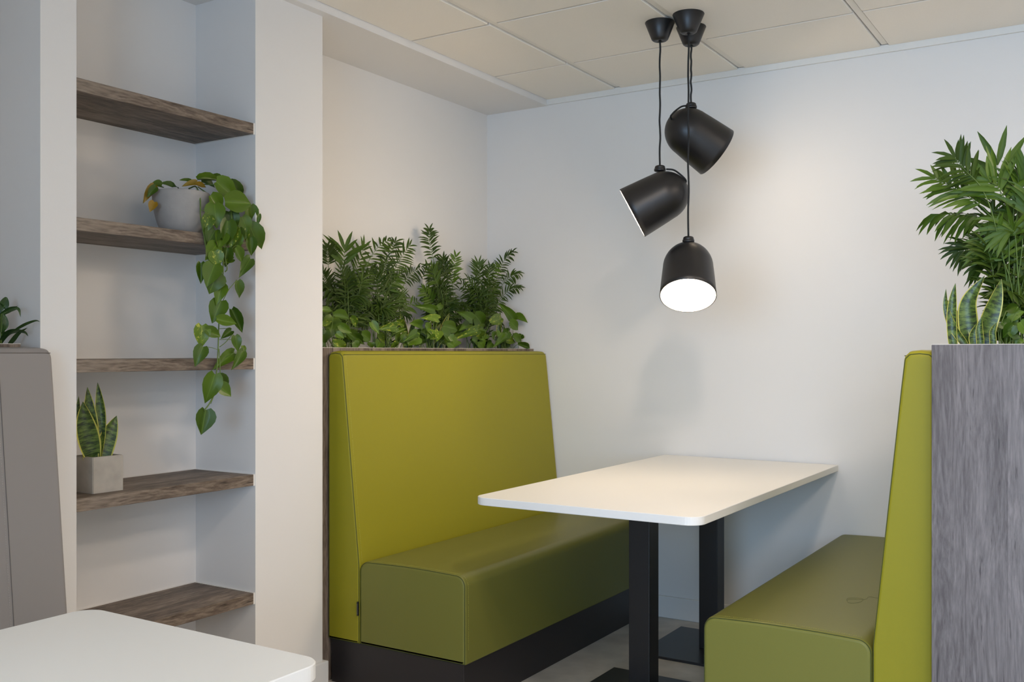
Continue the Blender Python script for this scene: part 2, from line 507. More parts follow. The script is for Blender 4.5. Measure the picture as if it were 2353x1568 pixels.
# ceiling: slab, bars along Y, one object for each tile
ceil = tag(box('ceiling', (-2.422, -3.6, Z_TILE + 0.03), (X_R, Y_B, Z_TOP), M_TILE), kind='structure')
gx = [-2.036 + 0.5945 * i for i in range(0, 10)]
gy = [3.688 - 0.6 * j for j in range(0, 12)]
for x in gx:
    if x < X_R - 0.05:
        box('grid_bar', (x - 0.012, Y_F, Z_TILE + 0.001), (x + 0.012, Y_B - 0.012, Z_TILE + 0.03), M_GRID, ceil)
for y in gy:
    box('cross_bar', (-2.42, y - 0.006, Z_TILE + 0.012), (X_R, y + 0.006, Z_TILE + 0.029), M_GRID, ceil)
ex = [-2.421 - 0.004] + gx + [X_R]
ey = [Y_B - 0.012] + gy + [Y_F]
PANELS = [(5, 2), (5, 6), (8, 4), (8, 8)]
cache = {}
for i in range(len(ex) - 1):
    for j in range(len(ey) - 1):
        x0 = ex[i] + (0.0165 if i > 0 else 0.005); x1 = ex[i+1] - 0.0165
        y1 = ey[j] - (0.006 if j > 0 else 0.0); y0 = ey[j+1] + 0.006
        if x1 - x0 < 0.05 or y1 - y0 < 0.05: continue
        if (i, j) in PANELS:
            t = empty('ceiling_light', ((x0+x1)/2, (y0+y1)/2, Z_TILE), 'square flat ceiling light panel set in the grid, %s' %
                {(5, 2): 'nearest the right-hand booth', (5, 6): 'above the middle of the room', (8, 4): 'near the right wall', (8, 8): 'in the far right corner'}[(i, j)], 'ceiling light', 'ceiling light panels')
            box('frame', (x0, y0, Z_TILE - 0.004), (x1, y1, Z_TILE + 0.02), M_GRID, t)
            box('diffuser', (x0 + 0.02, y0 + 0.02, Z_TILE - 0.006), (x1 - 0.02, y1 - 0.02, Z_TILE - 0.0035), M_PANEL, t)
            continue
        w, h = round(x1 - x0, 4), round(y1 - y0, 4)
        if (w, h) not in cache:
            o = box('tile', (-w/2, -h/2, -0.006), (w/2, h/2, 0.02), M_TILE, None, bevel=0.002, seg=1)
            cache[(w, h)] = o.data
        else:
            o = bpy.data.objects.new('tile', cache[(w, h)]); COL.objects.link(o)
        o.parent = ceil
        o.location = ((x0 + x1) / 2, (y0 + y1) / 2, Z_TILE)

# twin recessed downlights in front of the booth
for (x, y), lb in (((-0.52, 1.77), 'round recessed downlight in the ceiling, the nearer one to the lime bench'), ((-0.43, 1.47), 'round recessed downlight in the ceiling, the farther one from the lime bench')):
    t = empty('downlight', (x, y, Z_TILE - 0.006), lb, 'downlight', 'recessed ceiling downlights')
    M = Matrix.Translation((x, y, Z_TILE - 0.006))
    lathe('trim_ring', [(0.062, 0.0), (0.061, -0.003), (0.050, -0.004), (0.0465, -0.001)], M_GRID, t, M, 36)
    ld = bpy.data.lights.new('downlight_beam', 'SPOT')
    ld.energy, ld.color, ld.spot_size, ld.spot_blend, ld.shadow_soft_size = P_SPOT, C_PANEL, math.radians(82), 0.7, 0.06
    lo_ = bpy.data.objects.new('downlight_beam', ld); COL.objects.link(lo_)
    lo_.parent = t
    lo_.location = (0, 0, -0.012)
    lo_.rotation_euler = (Vector((-1.5, 3.0, 0.55)) - Vector((x, y, Z_TILE))).to_track_quat('-Z', 'Y').to_euler()
    lathe('lens', [(0.001, -0.0012), (0.0465, -0.0012)], M_SPOT, t, M, 32)

# skirting boards
def skirting(name, lo, hi):
    return tag(box(name, lo, hi, M_SKIRT, bevel=0.004), kind='structure')
skirting('baseboard_back', (X_L, Y_B - 0.016, 0), (X_R, Y_B, 0.098))
skirting('baseboard_left', (X_COL - 0.02, Y_N1 + 0.002, 0), (X_COL + 0.016, Y_C1 + 0.016, 0.098))

# ------------------------------------------------------------------ shelves in the niche
SH = [1.963, 1.578, 1.185, 0.800, 0.408]
NAMES = ['topmost wooden niche shelf, empty, above the trailing plant', 'wooden niche shelf carrying the round grey pot with the trailing plant',
         'empty wooden niche shelf at eye height crossed by the trailing vine', 'wooden niche shelf carrying the square concrete pot',
         'lowest wooden niche shelf, empty, partly hidden by the white foreground table']
for z, lb in zip(SH, NAMES):
    s = empty('niche_shelf', (X_NB, (Y_P1 + Y_N1) / 2, z - 0.036), lb, 'shelf', 'wooden shelves in the niche')
    box('board', (X_NB + 0.001, Y_P1 + 0.001, z - 0.036), (X_COL - 0.001, Y_N1 - 0.007, z), M_SHELF, s, bevel=0.0008, seg=1)
    box('sealant', (X_NB + 0.001, Y_N1 - 0.0068, z - 0.037), (X_COL - 0.002, Y_N1 - 0.0005, z + 0.001), M_TRIM, s)
    box('back_sealant', (X_NB + 0.0003, Y_P1 + 0.001, z), (X_NB + 0.004, Y_N1 - 0.001, z + 0.003), M_TRIM, s)

# ------------------------------------------------------------------ benches
def dashes(name, path, mat, parent, step=0.0062, ln=0.0036, r=0.0007):
    V, Fc = [], []
    acc = 0.0
    for a, b in zip(path[:-1], path[1:]):
        L = (b - a).length
        if L < 1e-6: continue
        d = (b - a) / L
        s = (step - acc) if acc > 0 else 0
        while s < L:
            tube_geo([a + d * s, a + d * min(L, s + ln)], r, 3, False, V, Fc)
            s += step
        acc = (L - (s - step)) % step
    o = mesh_obj(name, V, Fc, mat, parent)
    o['kind'] = 'stuff'
    return o

def bench(name, label, xb, sx, y0, y1, mback, mseat, mseam, mstitch, seam_y=None, ztop=1.205, with_tag=False, cat='bench'):
    root = empty(name, (xb + sx * 0.3, (y0 + y1) / 2, 0), label, cat, 'upholstered booth benches')
    def to3(a, b, y):
        if b > 1.12:                                     # the top edge rolls down at both ends
            q = max(0.0, 1 - min(y - y0, y1 - y) / 0.03)
            b = b - 0.011 * (1 - math.sqrt(max(0.0, 1 - q * q))) * min(1, (b - 1.12) / 0.06)
        return Vector((xb + sx * a, y, b))
    # backrest
    prof = round_poly([(0.0, 0.158, 0.004), (0.149, 0.158, 0.006), (0.149, 0.445, 0.10), (0.070, ztop, 0.016), (0.0, ztop, 0.012)], 5)
    # slightly crowned top
    prof2 = densify(prof, 0.02)
    zs = ztop
    prof2 = [Vector((p.x, p.y + (0.006 * math.sin(PI * min(1, max(0, p.x / 0.07))) if p.y > zs - 0.002 else 0))) for p in prof2]
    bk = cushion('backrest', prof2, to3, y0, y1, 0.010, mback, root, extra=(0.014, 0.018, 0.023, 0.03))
    ring = inset(prof2, 0.0028)
    def seam(poly, y, nm, par, m, off=0.0):
        pts = [to3(p.x, p.y, y) for p in poly]
        return tube(nm, pts, 0.0013, m, par, 5, True)
    seam(ring, y0 + 0.0028, 'end_seam', bk, mseam)
    # long top seam on the front edge
    tp = [p for p in prof2 if p.y > ztop - 0.02 and p.x > 0.05]
    top_x = 0.0705
    tube('top_seam', [to3(top_x - 0.0005, ztop - 0.0045, y0 + 0.006), to3(top_x - 0.0005, ztop - 0.0045, y1 - 0.006)], 0.0012, mseam, bk, 5)
    # stitch row beside the slanted front edge
    fr = sorted([p for p in prof2 if p.y > 0.43 and p.x > 0.068 and p.y < ztop - 0.012], key=lambda p: p.y)
    dashes('stitching', [to3(p.x + 0.0004, p.y, y0 + 0.017) for p in fr], mstitch, bk)
    if seam_y is not None:
        tube('panel_seam', [to3(p.x + 0.0006, p.y, seam_y) for p in fr], 0.0010, mseam, bk, 5)
        dashes('panel_stitching', [to3(p.x + 0.0006, p.y, seam_y - 0.008) for p in fr], mstitch, bk)
    # seat
    sp = round_poly([(0.1495, 0.158, 0.006), (0.611, 0.158, 0.006), (0.611, 0.456, 0.036), (0.1495, 0.456, 0.036)], 7)
    sp = densify(sp, 0.02)
    # gentle crown across the seat top
    sp = [Vector((p.x, p.y + (0.006 * math.sin(PI * (p.x - 0.15) / 0.461) if p.y > 0.44 else 0))) for p in sp]
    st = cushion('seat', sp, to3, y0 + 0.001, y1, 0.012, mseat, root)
    rg = inset(sp, 0.0034)
    seam(rg, y0 + 0.001 + 0.0034, 'end_seam', st, mseam)
    rim = [p for p in sp]
    k0 = min(range(len(rim)), key=lambda i: (rim[i].y, -rim[i].x) if rim[i].x > 0.55 else (9, 9))
    order = rim[k0:] + rim[:k0]
    vis = []
    for p in order:
        if p.y > 0.19 and p.x > 0.17: vis.append(p)
    dashes('stitching', [to3(p.x, p.y + 0.0003, y0 + 0.021) for p in vis], mstitch, st)
    # plinth
    box('plinth', tuple(min(a, b) for a, b in zip(to3(0.012, 0, y0 + 0.008), to3(0.602, 0.159, y1 - 0.004))),
        tuple(max(a, b) for a, b in zip(to3(0.012, 0, y0 + 0.008), to3(0.602, 0.159, y1 - 0.004))), M_PLINTH, root, bevel=0.001, seg=1)
    if with_tag:
        lab = box('label_tag', (xb + 0.1445, y0 - 0.008, 0.262), (xb + 0.1505, y0 - 0.001, 0.312), M_LABEL, root, bevel=0.0008, seg=1)
        lab['label'] = 'small black sewn-in label'
        boxes('lettering', [((xb + 0.1470, y0 - 0.0084, 0.268 + 0.0042 * k), (xb + 0.1482, y0 - 0.0079, 0.2706 + 0.0042 * k)) for k in range(9)], M_LABELT, lab)
    return root

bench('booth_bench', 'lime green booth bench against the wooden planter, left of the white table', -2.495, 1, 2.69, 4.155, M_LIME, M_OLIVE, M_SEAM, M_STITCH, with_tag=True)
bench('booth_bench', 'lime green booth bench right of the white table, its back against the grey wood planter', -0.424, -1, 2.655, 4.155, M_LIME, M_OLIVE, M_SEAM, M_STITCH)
bench('booth_bench', 'taupe grey booth bench with a high back at the left edge of the picture', -2.470, 1, 0.03, 1.542, M_GREYV, M_GREYV, M_SEAMG, M_STITCHG, seam_y=1.395, ztop=1.212)

# stray thread lying on the right seat
th = [(1448, 1383), (1452, 1378), (1470, 1377), (1486, 1379), (1480, 1386), (1460, 1389), (1450, 1386), (1456, 1380), (1490, 1380), (1500, 1374), (1520, 1377), (1532, 1384), (1552, 1381), (1570, 1378)]
P_ = []
for u, v in th:
    u += 497; r_ = ray(u, v); q_ = CAMP + r_ * ((0.4585 - CAM_H) / r_.z)
    q_.z = 0.4562 + 0.006 * math.sin(PI * max(0, min(1, (-0.424 - q_.x - 0.15) / 0.461))) + 0.0006
    P_.append(q_)
o = tube('loose_thread', smooth_path(P_, 5), 0.00028, M_SEAM, None, 4)
tag(o, 'thin stray thread lying on the right olive seat', 'thread')

# ------------------------------------------------------------------ planters
def planter(name, label, x0, x1, y0, y1, ztop, mat, t=0.018):
    r = empty(name, ((x0+x1)/2, (y0+y1)/2, 0), label, 'planter', 'wooden planter boxes behind the benches')
    box('end_panel', (x0, y0, 0), (x1, y0 + t, ztop), mat, r, bevel=0.0008, seg=1)
    box('end_panel', (x0, y1 - t, 0), (x1, y1, ztop), mat, r, bevel=0.0008, seg=1)
    box('side_panel', (x0, y0 + t, 0), (x0 + t, y1 - t, ztop), mat, r)
    box('side_panel', (x1 - t, y0 + t, 0), (x1, y1 - t, ztop), mat, r)
    boxes('lit_edge_strip', [((x0, y0, ztop), (x1, y0 + t, ztop + 0.0015)), ((x0, y1 - t, ztop), (x1, y1, ztop + 0.0015)),
                        ((x0, y0 + t, ztop), (x0 + t, y1 - t, ztop + 0.0015)), ((x1 - t, y0 + t, ztop), (x1, y1 - t, ztop + 0.0015))], M_LIT_EDGE, r)  # lit rim put in as a thin pale strip
    box('soil', (x0 + t, y0 + t, ztop - 0.14), (x1 - t, y1 - t, ztop - 0.045), M_SOIL, r)
    return r
planter('planter_box', 'dark oak planter box full of palms behind the left lime bench', X_L + 0.003, -2.499, 2.645, 4.158, 1.2215, M_PLANT_L)
planter('planter_box', 'grey oak planter box beside the right lime bench, at the right edge', -0.4205, -0.085, 2.60, 4.158, 1.2235, M_PLANT_R)
planter('planter_box', 'oak planter box behind the taupe grey bench at the left edge', X_L + 0.003, -2.474, 0.03, 1.500, 1.2265, M_PLANT_L)

# ------------------------------------------------------------------ tables
def table(name, label, x0, x1, y0, y1, legs, ztop=0.74, r=0.05, rb=0.004):
    t = empty(name, ((x0+x1)/2, (y0+y1)/2, 0), label, 'table', 'white pedestal tables')
    poly = round_poly([(x0, y0, r), (x1, y0, r), (x1, y1, rb), (x0, y1, rb)], 10)
    n = len(poly)
    th = 0.025
    V, Fc = [], []
    lv = [(ztop - th, 0.0015), (ztop - th + 0.0015, 0.0), (ztop - 0.0015, 0.0), (ztop, 0.0015)]
    for z, ins in lv:
        for p in (inset(poly, ins) if ins else poly): V.append((p.x, p.y, z))
    for i in range(3):
        for k in range(n):
            Fc.append((i*n + k, i*n + (k+1) % n, (i+1)*n + (k+1) % n, (i+1)*n + k))
    fm = [1] * len(Fc) + [0, 0]
    Fc += [tuple(range(n))[::-1], tuple(3*n + k for k in range(n))]
    fix_normals(mesh_obj('tabletop', V, Fc, None, t, mats=[M_TOP, M_TOPEDGE], fmat=fm))
    for cx, cy in legs:
        lg = box('leg', (cx - 0.039, cy - 0.039, 0.010), (cx + 0.039, cy + 0.039, ztop - th - 0.008), M_BLACK, t, bevel=0.002)
        box('base_plate', (cx - 0.225, cy - 0.222, 0.0), (cx + 0.225, cy + 0.222, 0.010), M_PLATE, t, bevel=0.0015, seg=1)
        box('top_plate', (cx - 0.15, cy - 0.15, ztop - th - 0.008), (cx + 0.15, cy + 0.15, ztop - th), M_BLACK, t)
    return t
table('pedestal_table', 'white table with rounded corners on two black square legs between the lime benches', -1.802, -1.030, 2.612, 4.152, [(-1.443, 3.146), (-1.445, 3.804)])
table('pedestal_table', 'white table top in the foreground at the lower left corner', -1.607, -1.030, -0.03, 1.108, [(-1.32, 0.22), (-1.32, 0.80)], r=0.04, rb=0.04)

# ------------------------------------------------------------------ pendant lamps
SH_L, SH_R, SH_D = 0.226, 0.1005, 0.091
def shade_profile(off=0.0):
    pr = []
    R, D = SH_R - off, SH_D - off
    for k in range(0, 13):
        a = k / 12 * PI / 2
        pr.append((max(0.0008, D * math.sin(a)), off + 0.100 * (1 - math.cos(a))))
    for k in range(1, 7):
        t = k / 6
        pr.append((D + (R - D) * (t ** 0.9), 0.100 + (SH_L - 0.100) * t))
    return pr

def pendant(label, canopy_xy, cord_uv, rim_uv, img_axis, loop, canopy_r=0.056, glow=None):
    x, y = canopy_xy
    root = empty('pendant_lamp', (x, y, Z_TILE - 0.006), label, 'pendant lamp', 'black bell pendant lamps')
    zt = Z_TILE - 0.006
    # ceiling cup
    pr = [(canopy_r - 0.001, zt), (canopy_r, zt - 0.002), (0.0335, zt - 0.058), (0.0305, zt - 0.065), (0.025, zt - 0.0695), (0.017, zt - 0.071), (0.008, zt - 0.0695), (0.0055, zt - 0.066)]
    Mx = Matrix.Translation((x, y, 0))
    lathe('ceiling_cup', pr, M_LAMP, root, Mx, 44, cap0=True)
    d = depth(Vector((x, y, 0)))
    kn = pD(cord_uv[0], cord_uv[1], d); kn.x, kn.y = x, y      # top of the knob, straight below the cup
    # axis of the shade from how it is seen
    cen = pD(rim_uv[0], rim_uv[1], d)
    v = (cen - CAMP).normalized()
    rt = v.cross(Vector((0, 0, 1))).normalized(); up = rt.cross(v)
    a, b, c = img_axis
    ax = (rt * a + up * b - v * c).normalized()
    dome_back = SH_L - 0.10
    rimc = cen - v * (dome_back * c)
    apex = rimc - ax * SH_L
    q = ax.to_track_quat('Z', 'Y').to_matrix().to_4x4()
    MS = Matrix.Translation(apex) @ q
    outer = shade_profile()
    sh = lathe('shade', outer + [(SH_R - 0.0015, SH_L + 0.0006), (SH_R - 0.003, SH_L)], M_LAMP, root, MS, 56)
    lathe('inner_lining', [(r, z) for r, z in shade_profile(0.003)][2:], M_LINING, sh, MS, 48)
    lathe('diffuser', [(0.001, SH_L - 0.012), (SH_R - 0.0045, SH_L - 0.012)], glow or M_DIFF, sh, MS, 40)
    # knob
    k = [(0.004, 0.0005), (0.011, -0.0005), (0.0158, -0.003), (0.0178, -0.007), (0.0180, -0.0115), (0.0175, -0.0125), (0.0200, -0.0132), (0.0202, -0.0205), (0.0185, -0.0225), (0.010, -0.026)]
    kn_o = lathe('knob', [(r * 1.08, kn.z + z) for r, z in k], M_LAMP, root, Matrix.Translation((x, y, 0)), 28, cap0=True, cap1=True)
    L = zt - 0.067 - kn.z
    random.seed(int(x * 1000))
    pts = [Vector((x + 0.0012 * math.sin(i * 1.9), y + 0.0012 * math.sin(i * 1.3), zt - 0.067 - L * i / 14)) for i in range(15)]
    pts[0] = Vector((x, y, pts[0].z)); pts[-1] = Vector((x, y, kn.z))
    tube('cord', smooth_path(pts, 3), 0.0037, M_CORD, root, 8)
    if loop:
        P = [pD(u, vv, d + dd) for u, vv, dd in loop]
        tube('cable_loop', smooth_path(P, 6), 0.0034, M_CORD, kn_o, 7)
    return root

pendant('black bell pendant lamp hanging lowest, its glowing opening facing the viewer', (-1.372, 3.378), (1580, 543), (1581, 680), (0, -0.80, 0.60), None, 0.0575)
pendant('black bell pendant lamp tilted to the left, between the other two lamps', (-1.496, 3.405), (1520, 380), (1453, 490), (-0.883, -0.467, 0.015),
        [(1531, 389, -0.012), (1548, 391, -0.02), (1563, 401, -0.03), (1575, 413, -0.03), (1576, 420, -0.022), (1573, 422, -0.012)], 0.0555, M_DIFF2)
pendant('black bell pendant lamp hanging highest and turned to the right wall', (-1.418, 3.518), (1586, 236), (1646, 350), (0.775, -0.60, -0.235),
        [(1577, 243, -0.02), (1566, 245, -0.035), (1553, 254, -0.05), (1545, 262, -0.055), (1541, 268, -0.05), (1543, 275, -0.035)], 0.056)

# ------------------------------------------------------------------ plant builders
def face_dir(p, up=0.35, jitter=0.35, rng=random):
    n = (CAMP - p).normalized() + Vector((0.35, 0, up)) + Vector((rng.uniform(-1, 1), rng.uniform(-1, 1), rng.uniform(-1, 1))) * jitter
    return n.normalized()

HEART = [(0.0, 0.42), (0.06, 0.80), (0.22, 1.0), (0.42, 0.94), (0.62, 0.71), (0.82, 0.36), (1.0, 0.012)]
def heart_mesh(name, fold, curl, wave, mat):
    V, Fc, U = [], [], []
    for i, (t, w) in enumerate(HEART):
        for k in range(5):
            s = (k - 2) / 2.0
            y = t
            if i == 0: y = -0.10 * abs(s) ** 1.2
            if i == 1: y = t - 0.03 * abs(s)
            z = abs(s) * w * 0.5 * fold - curl * t * t + wave * math.sin(t * 7 + s * 2) * abs(s) * 0.06
            V.append((s * w * 0.5, y, z)); U.append((0.5 + s * 0.5 * max(w, 0.2), t))
    for i in range(len(HEART) - 1):
        for k in range(4):
            a = i * 5 + k
            Fc.append((a, a + 1, a + 6, a + 5))
    me = bpy.data.meshes.new(name); me.from_pydata(V, [], Fc)
    l = me.uv_layers.new(name='UVMap')
    for lp in me.loops: l.data[lp.index].uv = U[lp.vertex_index]
    me.materials.append(mat)
    me.polygons.foreach_set('use_smooth', [True] * len(me.polygons))
    return me
HM = {}
for kk, mm in (('g', M_POTHOS), ('v', M_POTHOSV), ('y', M_DRY)):
    HM[kk] = [heart_mesh('leaf', f, c, w, mm) for f, c, w in ((0.35, 0.10, 0.4), (0.22, 0.20, 0.8), (0.50, 0.05, 0.3), (0.28, 0.28, 0.6))]

def heart_leaf(parent, base, tip, w, kind='g', rng=random, jitter=0.35, up=0.3):
    jitter *= 0.7
    ax = tip - base
    L = ax.length
    y = ax.normalized()
    n = face_dir(base.lerp(tip, 0.5), up, jitter, rng)
    x = y.cross(n).normalized(); z = x.cross(y).normalized()
    me = rng.choice(HM[kind])
    o = bpy.data.objects.new('leaf', me); COL.objects.link(o)
    o.parent = parent
    M = Matrix(((x.x*w, y.x*L, z.x*L, base.x - parent.location.x), (x.y*w, y.y*L, z.y*L, base.y - parent.location.y), (x.z*w, y.z*L, z.z*L, base.z - parent.location.z), (0, 0, 0, 1)))
    o.matrix_basis = M
    return o

def blade(name, parent, pts, w, mat, prof=None, fold=0.25, nseg=12, twist=0.0, nrm=None, thick=0.0):
    """strap leaf along a path; uv u across, v along"""
    path = smooth_path(pts, 8)
    n = len(path)
    V, Fc, U = [], [], []
    for i, p in enumerate(path):
        t = i / (n - 1)
        tg = (path[min(n-1, i+1)] - path[max(0, i-1)]).normalized()
        nn = (nrm if nrm is not None else (CAMP - p).normalized() + Vector((0.25, 0, 0.1)))
        x = tg.cross(nn).normalized()
        z = x.cross(tg).normalized()
        tw = twist * t
        x, z = x * math.cos(tw) + z * math.sin(tw), z * math.cos(tw) - x * math.sin(tw)
        ww = w * prof(t)
        for k in range(7):
            s = (k - 3) / 3.0
            V.append(p + x * (s * ww * 0.5) + z * (abs(s) ** 1.6 * ww * 0.5 * fold)); U.append((0.5 + 0.5 * s, t))
    for i in range(n - 1):
        for k in range(6):
            a = i * 7 + k
            Fc.append((a, a + 1, a + 8, a + 7))
    return mesh_obj(name, V, Fc, mat, parent, smooth=True, uvs=U)
P_SNAKE = lambda t: (0.48 + 0.52 * math.sin(min(1, t / 0.5) * PI / 2)) * (1 - max(0, (t - 0.5) / 0.5) ** 2.2) + 0.012
P_GRASS = lambda t: (0.35 + 0.65 * math.sin(min(1, t / 0.45) * PI / 2)) * (1 - max(0, (t - 0.4) / 0.6) ** 1.6) + 0.01
P_OVAL = lambda t: max(0.04, math.sin(PI * min(1, 0.04 + t * 0.96)) ** 0.7)

def leaflet_geo(V, Fc, U, base, d, L, w, n, droop, rng):
    """one narrow lance-shaped leaflet, folded along its midrib"""
    b0 = len(V)
    prof = [(0.0, 0.18), (0.22, 0.85), (0.5, 1.0), (0.78, 0.62), (1.0, 0.04)]
    p = base.copy(); last = 0
    dd = d.normalized()
    for t, pw in prof:
        p = p + dd * (L * (t - last)); last = t
        dd = (dd + Vector((0, 0, -droop * 0.33))).normalized()
        x = dd.cross(n)
        x = x.normalized() if x.length > 1e-5 else dd.orthogonal().normalized()
        z = x.cross(dd)
        hw = w * pw * 0.5
        V.append(p - x * hw + z * hw * 0.35); V.append(p.copy()); V.append(p + x * hw + z * hw * 0.35)
        U += [(0.0, t), (0.5, t), (1.0, t)]
    for i in range(len(prof) - 1):
        for k in range(2):
            a = b0 + i * 3 + k
            Fc.append((a, a + 1, a + 4, a + 3))

def frond(parent, pts, pairs, L, w, mat, rng, start=0.35, droop=0.5, spread=0.95, nrm=None, r=0.0016, fan=False):
    """feather palm frond: stalk plus leaflets in pairs (one mesh)"""
    path = smooth_path(pts, 8)
    n = len(path)
    V, Fc = tube_geo(path, lambda t: r * (1.15 - 0.75 * t), 5)
    U = [(0.5, 0.5)] * len(V)
    nf = len(Fc)
    mid = path[n // 2]
    nn = nrm if nrm is not None else face_dir(mid, 0.5, 0.55, rng)
    for i in range(pairs):
        t = start + (1 - start) * (i + 0.5 * rng.random()) / pairs
        f = t * (n - 1); k = min(n - 2, int(f)); p = path[k].lerp(path[k+1], f - k)
        tg = (path[k+1] - path[k]).normalized()
        sd = tg.cross(nn).normalized()
        env = (0.62 + 0.38 * math.sin(PI * min(1, (t - start) / (1 - start) * 0.9 + 0.12)))
        for s in (-1, 1):
            a = spread * rng.uniform(0.8, 1.15) * (1.0 - 0.35 * (t - start) / (1 - start))
            d = tg * math.cos(a) + sd * (s * math.sin(a)) + nn * rng.uniform(-0.25, 0.35)
            n2 = (nn + Vector((rng.uniform(-.4, .4), rng.uniform(-.4, .4), rng.uniform(-.3, .4)))).normalized()
            leaflet_geo(V, Fc, U, p, d, L * env * rng.uniform(0.82, 1.15), w * rng.uniform(0.8, 1.15), n2, droop * rng.uniform(0.5, 1.3), rng)
    # end leaflets
    tg = (path[-1] - path[-2]).normalized(); sd = tg.cross(nn).normalized()
    for s in (-0.35, 0.3):
        leaflet_geo(V, Fc, U, path[-1], tg + sd * s, L * 0.75, w * 0.9, nn, droop, rng)
    fm = [1] * nf + [0] * (len(Fc) - nf)
    return mesh_obj('frond', V, Fc, None, parent, smooth=True, uvs=U, mats=[mat, M_PSTEM], fmat=fm)

# ------------------------------------------------------------------ palms in the left planter
def cl(u, v):                                   # crop of the left planter -> photo pixel
    return 720 + u / 4.357, 500 + v / 4.357
def LP(u, v, X=-2.66):
    p = pX(*cl(u, v), X)
    if p.y > 4.09: p = pY(*cl(u, v), 4.09 + (X + 2.66) * 0.4)
    return p
def palm(label, base_uv, fronds, nfill, fill_box, X0, seed, L, w, mats, P, group='feather palms in the planters', h0=1.175, rad=0.03, Xs=0.06):
    rng = random.Random(seed)
    bx = P(base_uv[0], base_uv[1], X0)
    root = empty('parlour_palm', (bx.x, bx.y, h0), label, 'palm', group)
    def foot():
        return Vector((bx.x + rng.uniform(-rad, rad), bx.y + rng.uniform(-rad, rad) * 1.5, h0))
    for fr in fronds:
        pts, pairs, Lm, wm, dr, bright = fr
        x = X0 + rng.uniform(-Xs, Xs)
        W = [P(u, v, x) for u, v in pts]
        ft = foot()
        W = [ft] + W
        # share of the stalk below the first traced point carries no leaflets
        tot = sum((b - a).length for a, b in zip(W[:-1], W[1:]))
        st = min(0.75, (W[1] - W[0]).length / tot)
        frond(root, W, int(pairs * (1.0 if wm > 1.4 else 1.3)), L * Lm, w * wm, mats[1 if bright else 0], rng, start=st, droop=dr)
    u0, u1, v0, v1 = fill_box
    for i in range(nfill):
        x = X0 + rng.uniform(-Xs, Xs)
        tu, tv = rng.uniform(u0, u1), rng.uniform(v0, v1)
        late = rng.random() < 0.4
        ft = foot()
        tip = P(tu, tv, x)
        mid = ft.lerp(tip, 0.55) + Vector((0, 0, 0.04 + 0.05 * rng.random()))
        mid.y += (ft.y - tip.y) * 0.18
        frond(root, [ft, mid, tip], rng.randint(9, 13), L * rng.uniform(0.7, 1.05), w * rng.uniform(0.7, 1.0), mats[0], rng, start=0.2 if late else rng.uniform(0.3, 0.5), droop=rng.uniform(0.3, 1.1))
    return root
MA = (M_PALM, M_PALM2)
palm('bushy green feather palm in the left planter, next to the column', (330, 1300), [
    ([(295, 700), (305, 480), (312, 330)], 4, 1.55, 1.9, 0.15, True),
    ([(170, 680), (150, 480), (140, 310)], 9, 0.85, 0.9, 0.25, False),
    ([(240, 800), (150, 720), (95, 560)], 7, 0.8, 0.9, 0.4, False),
    ([(360, 800), (420, 560), (500, 310)], 7, 1.1, 1.3, 0.3, True),
    ([(420, 850), (500, 560), (620, 330), (740, 235)], 9, 0.95, 1.0, 0.5, False)],
    24, (60, 620, 420, 1050), -2.665, 11, 0.074, 0.0095, MA, LP)
palm('taller arching feather palm in the left planter, second from the column', (690, 1300), [
    ([(630, 900), (690, 560), (760, 360), (820, 250)], 10, 0.95, 1.0, 0.5, False),
    ([(720, 850), (800, 560), (870, 420), (960, 290)], 10, 0.95, 0.9, 0.5, False),
    ([(850, 850), (920, 640), (1000, 545), (1140, 475)], 11, 0.8, 0.9, 0.8, False),
    ([(700, 900), (760, 700), (830, 620)], 7, 1.0, 1.2, 0.4, True),
    ([(800, 1050), (920, 900), (1060, 830)], 6, 0.9, 1.1, 0.4, True)],
    24, (480, 960, 420, 1080), -2.675, 12, 0.072, 0.0090, MA, LP)
palm('spiky feather palm in the left planter, with one tall frond reaching highest', (1330, 1300), [
    ([(1290, 700), (1210, 450), (1165, 250), (1160, 130)], 12, 0.75, 0.9, 0.6, False),
    ([(1400, 850), (1385, 600), (1425, 400)], 8, 0.8, 1.1, 0.3, True),
    ([(1300, 850), (1230, 640), (1190, 520)], 7, 0.9, 1.1, 0.4, False),
    ([(1240, 950), (1190, 840), (1110, 730)], 6, 0.85, 1.2, 0.3, True),
    ([(1360, 800), (1330, 560), (1300, 420)], 8, 0.8, 1.0, 0.4, False)],
    24, (1120, 1560, 450, 1080), -2.66, 13, 0.070, 0.0095, MA, LP)
palm('feather palm in the left planter with fronds drooping towards the white wall', (1690, 1300), [
    ([(1620, 800), (1650, 600), (1650, 470)], 6, 1.0, 1.0, 0.2, True),
    ([(1780, 950), (1830, 640), (1900, 450), (1990, 350)], 12, 0.75, 0.9, 0.7, False),
    ([(1830, 900), (1880, 700), (1960, 600), (2050, 560)], 10, 0.75, 0.9, 0.9, False),
    ([(1800, 950), (1850, 840), (1960, 730), (2050, 700)], 9, 0.8, 0.9, 0.7, False),
    ([(1740, 800), (1760, 600), (1830, 480)], 8, 0.8, 1.0, 0.5, True)],
    24, (1480, 1960, 500, 1080), -2.66, 14, 0.068, 0.0092, MA, LP)

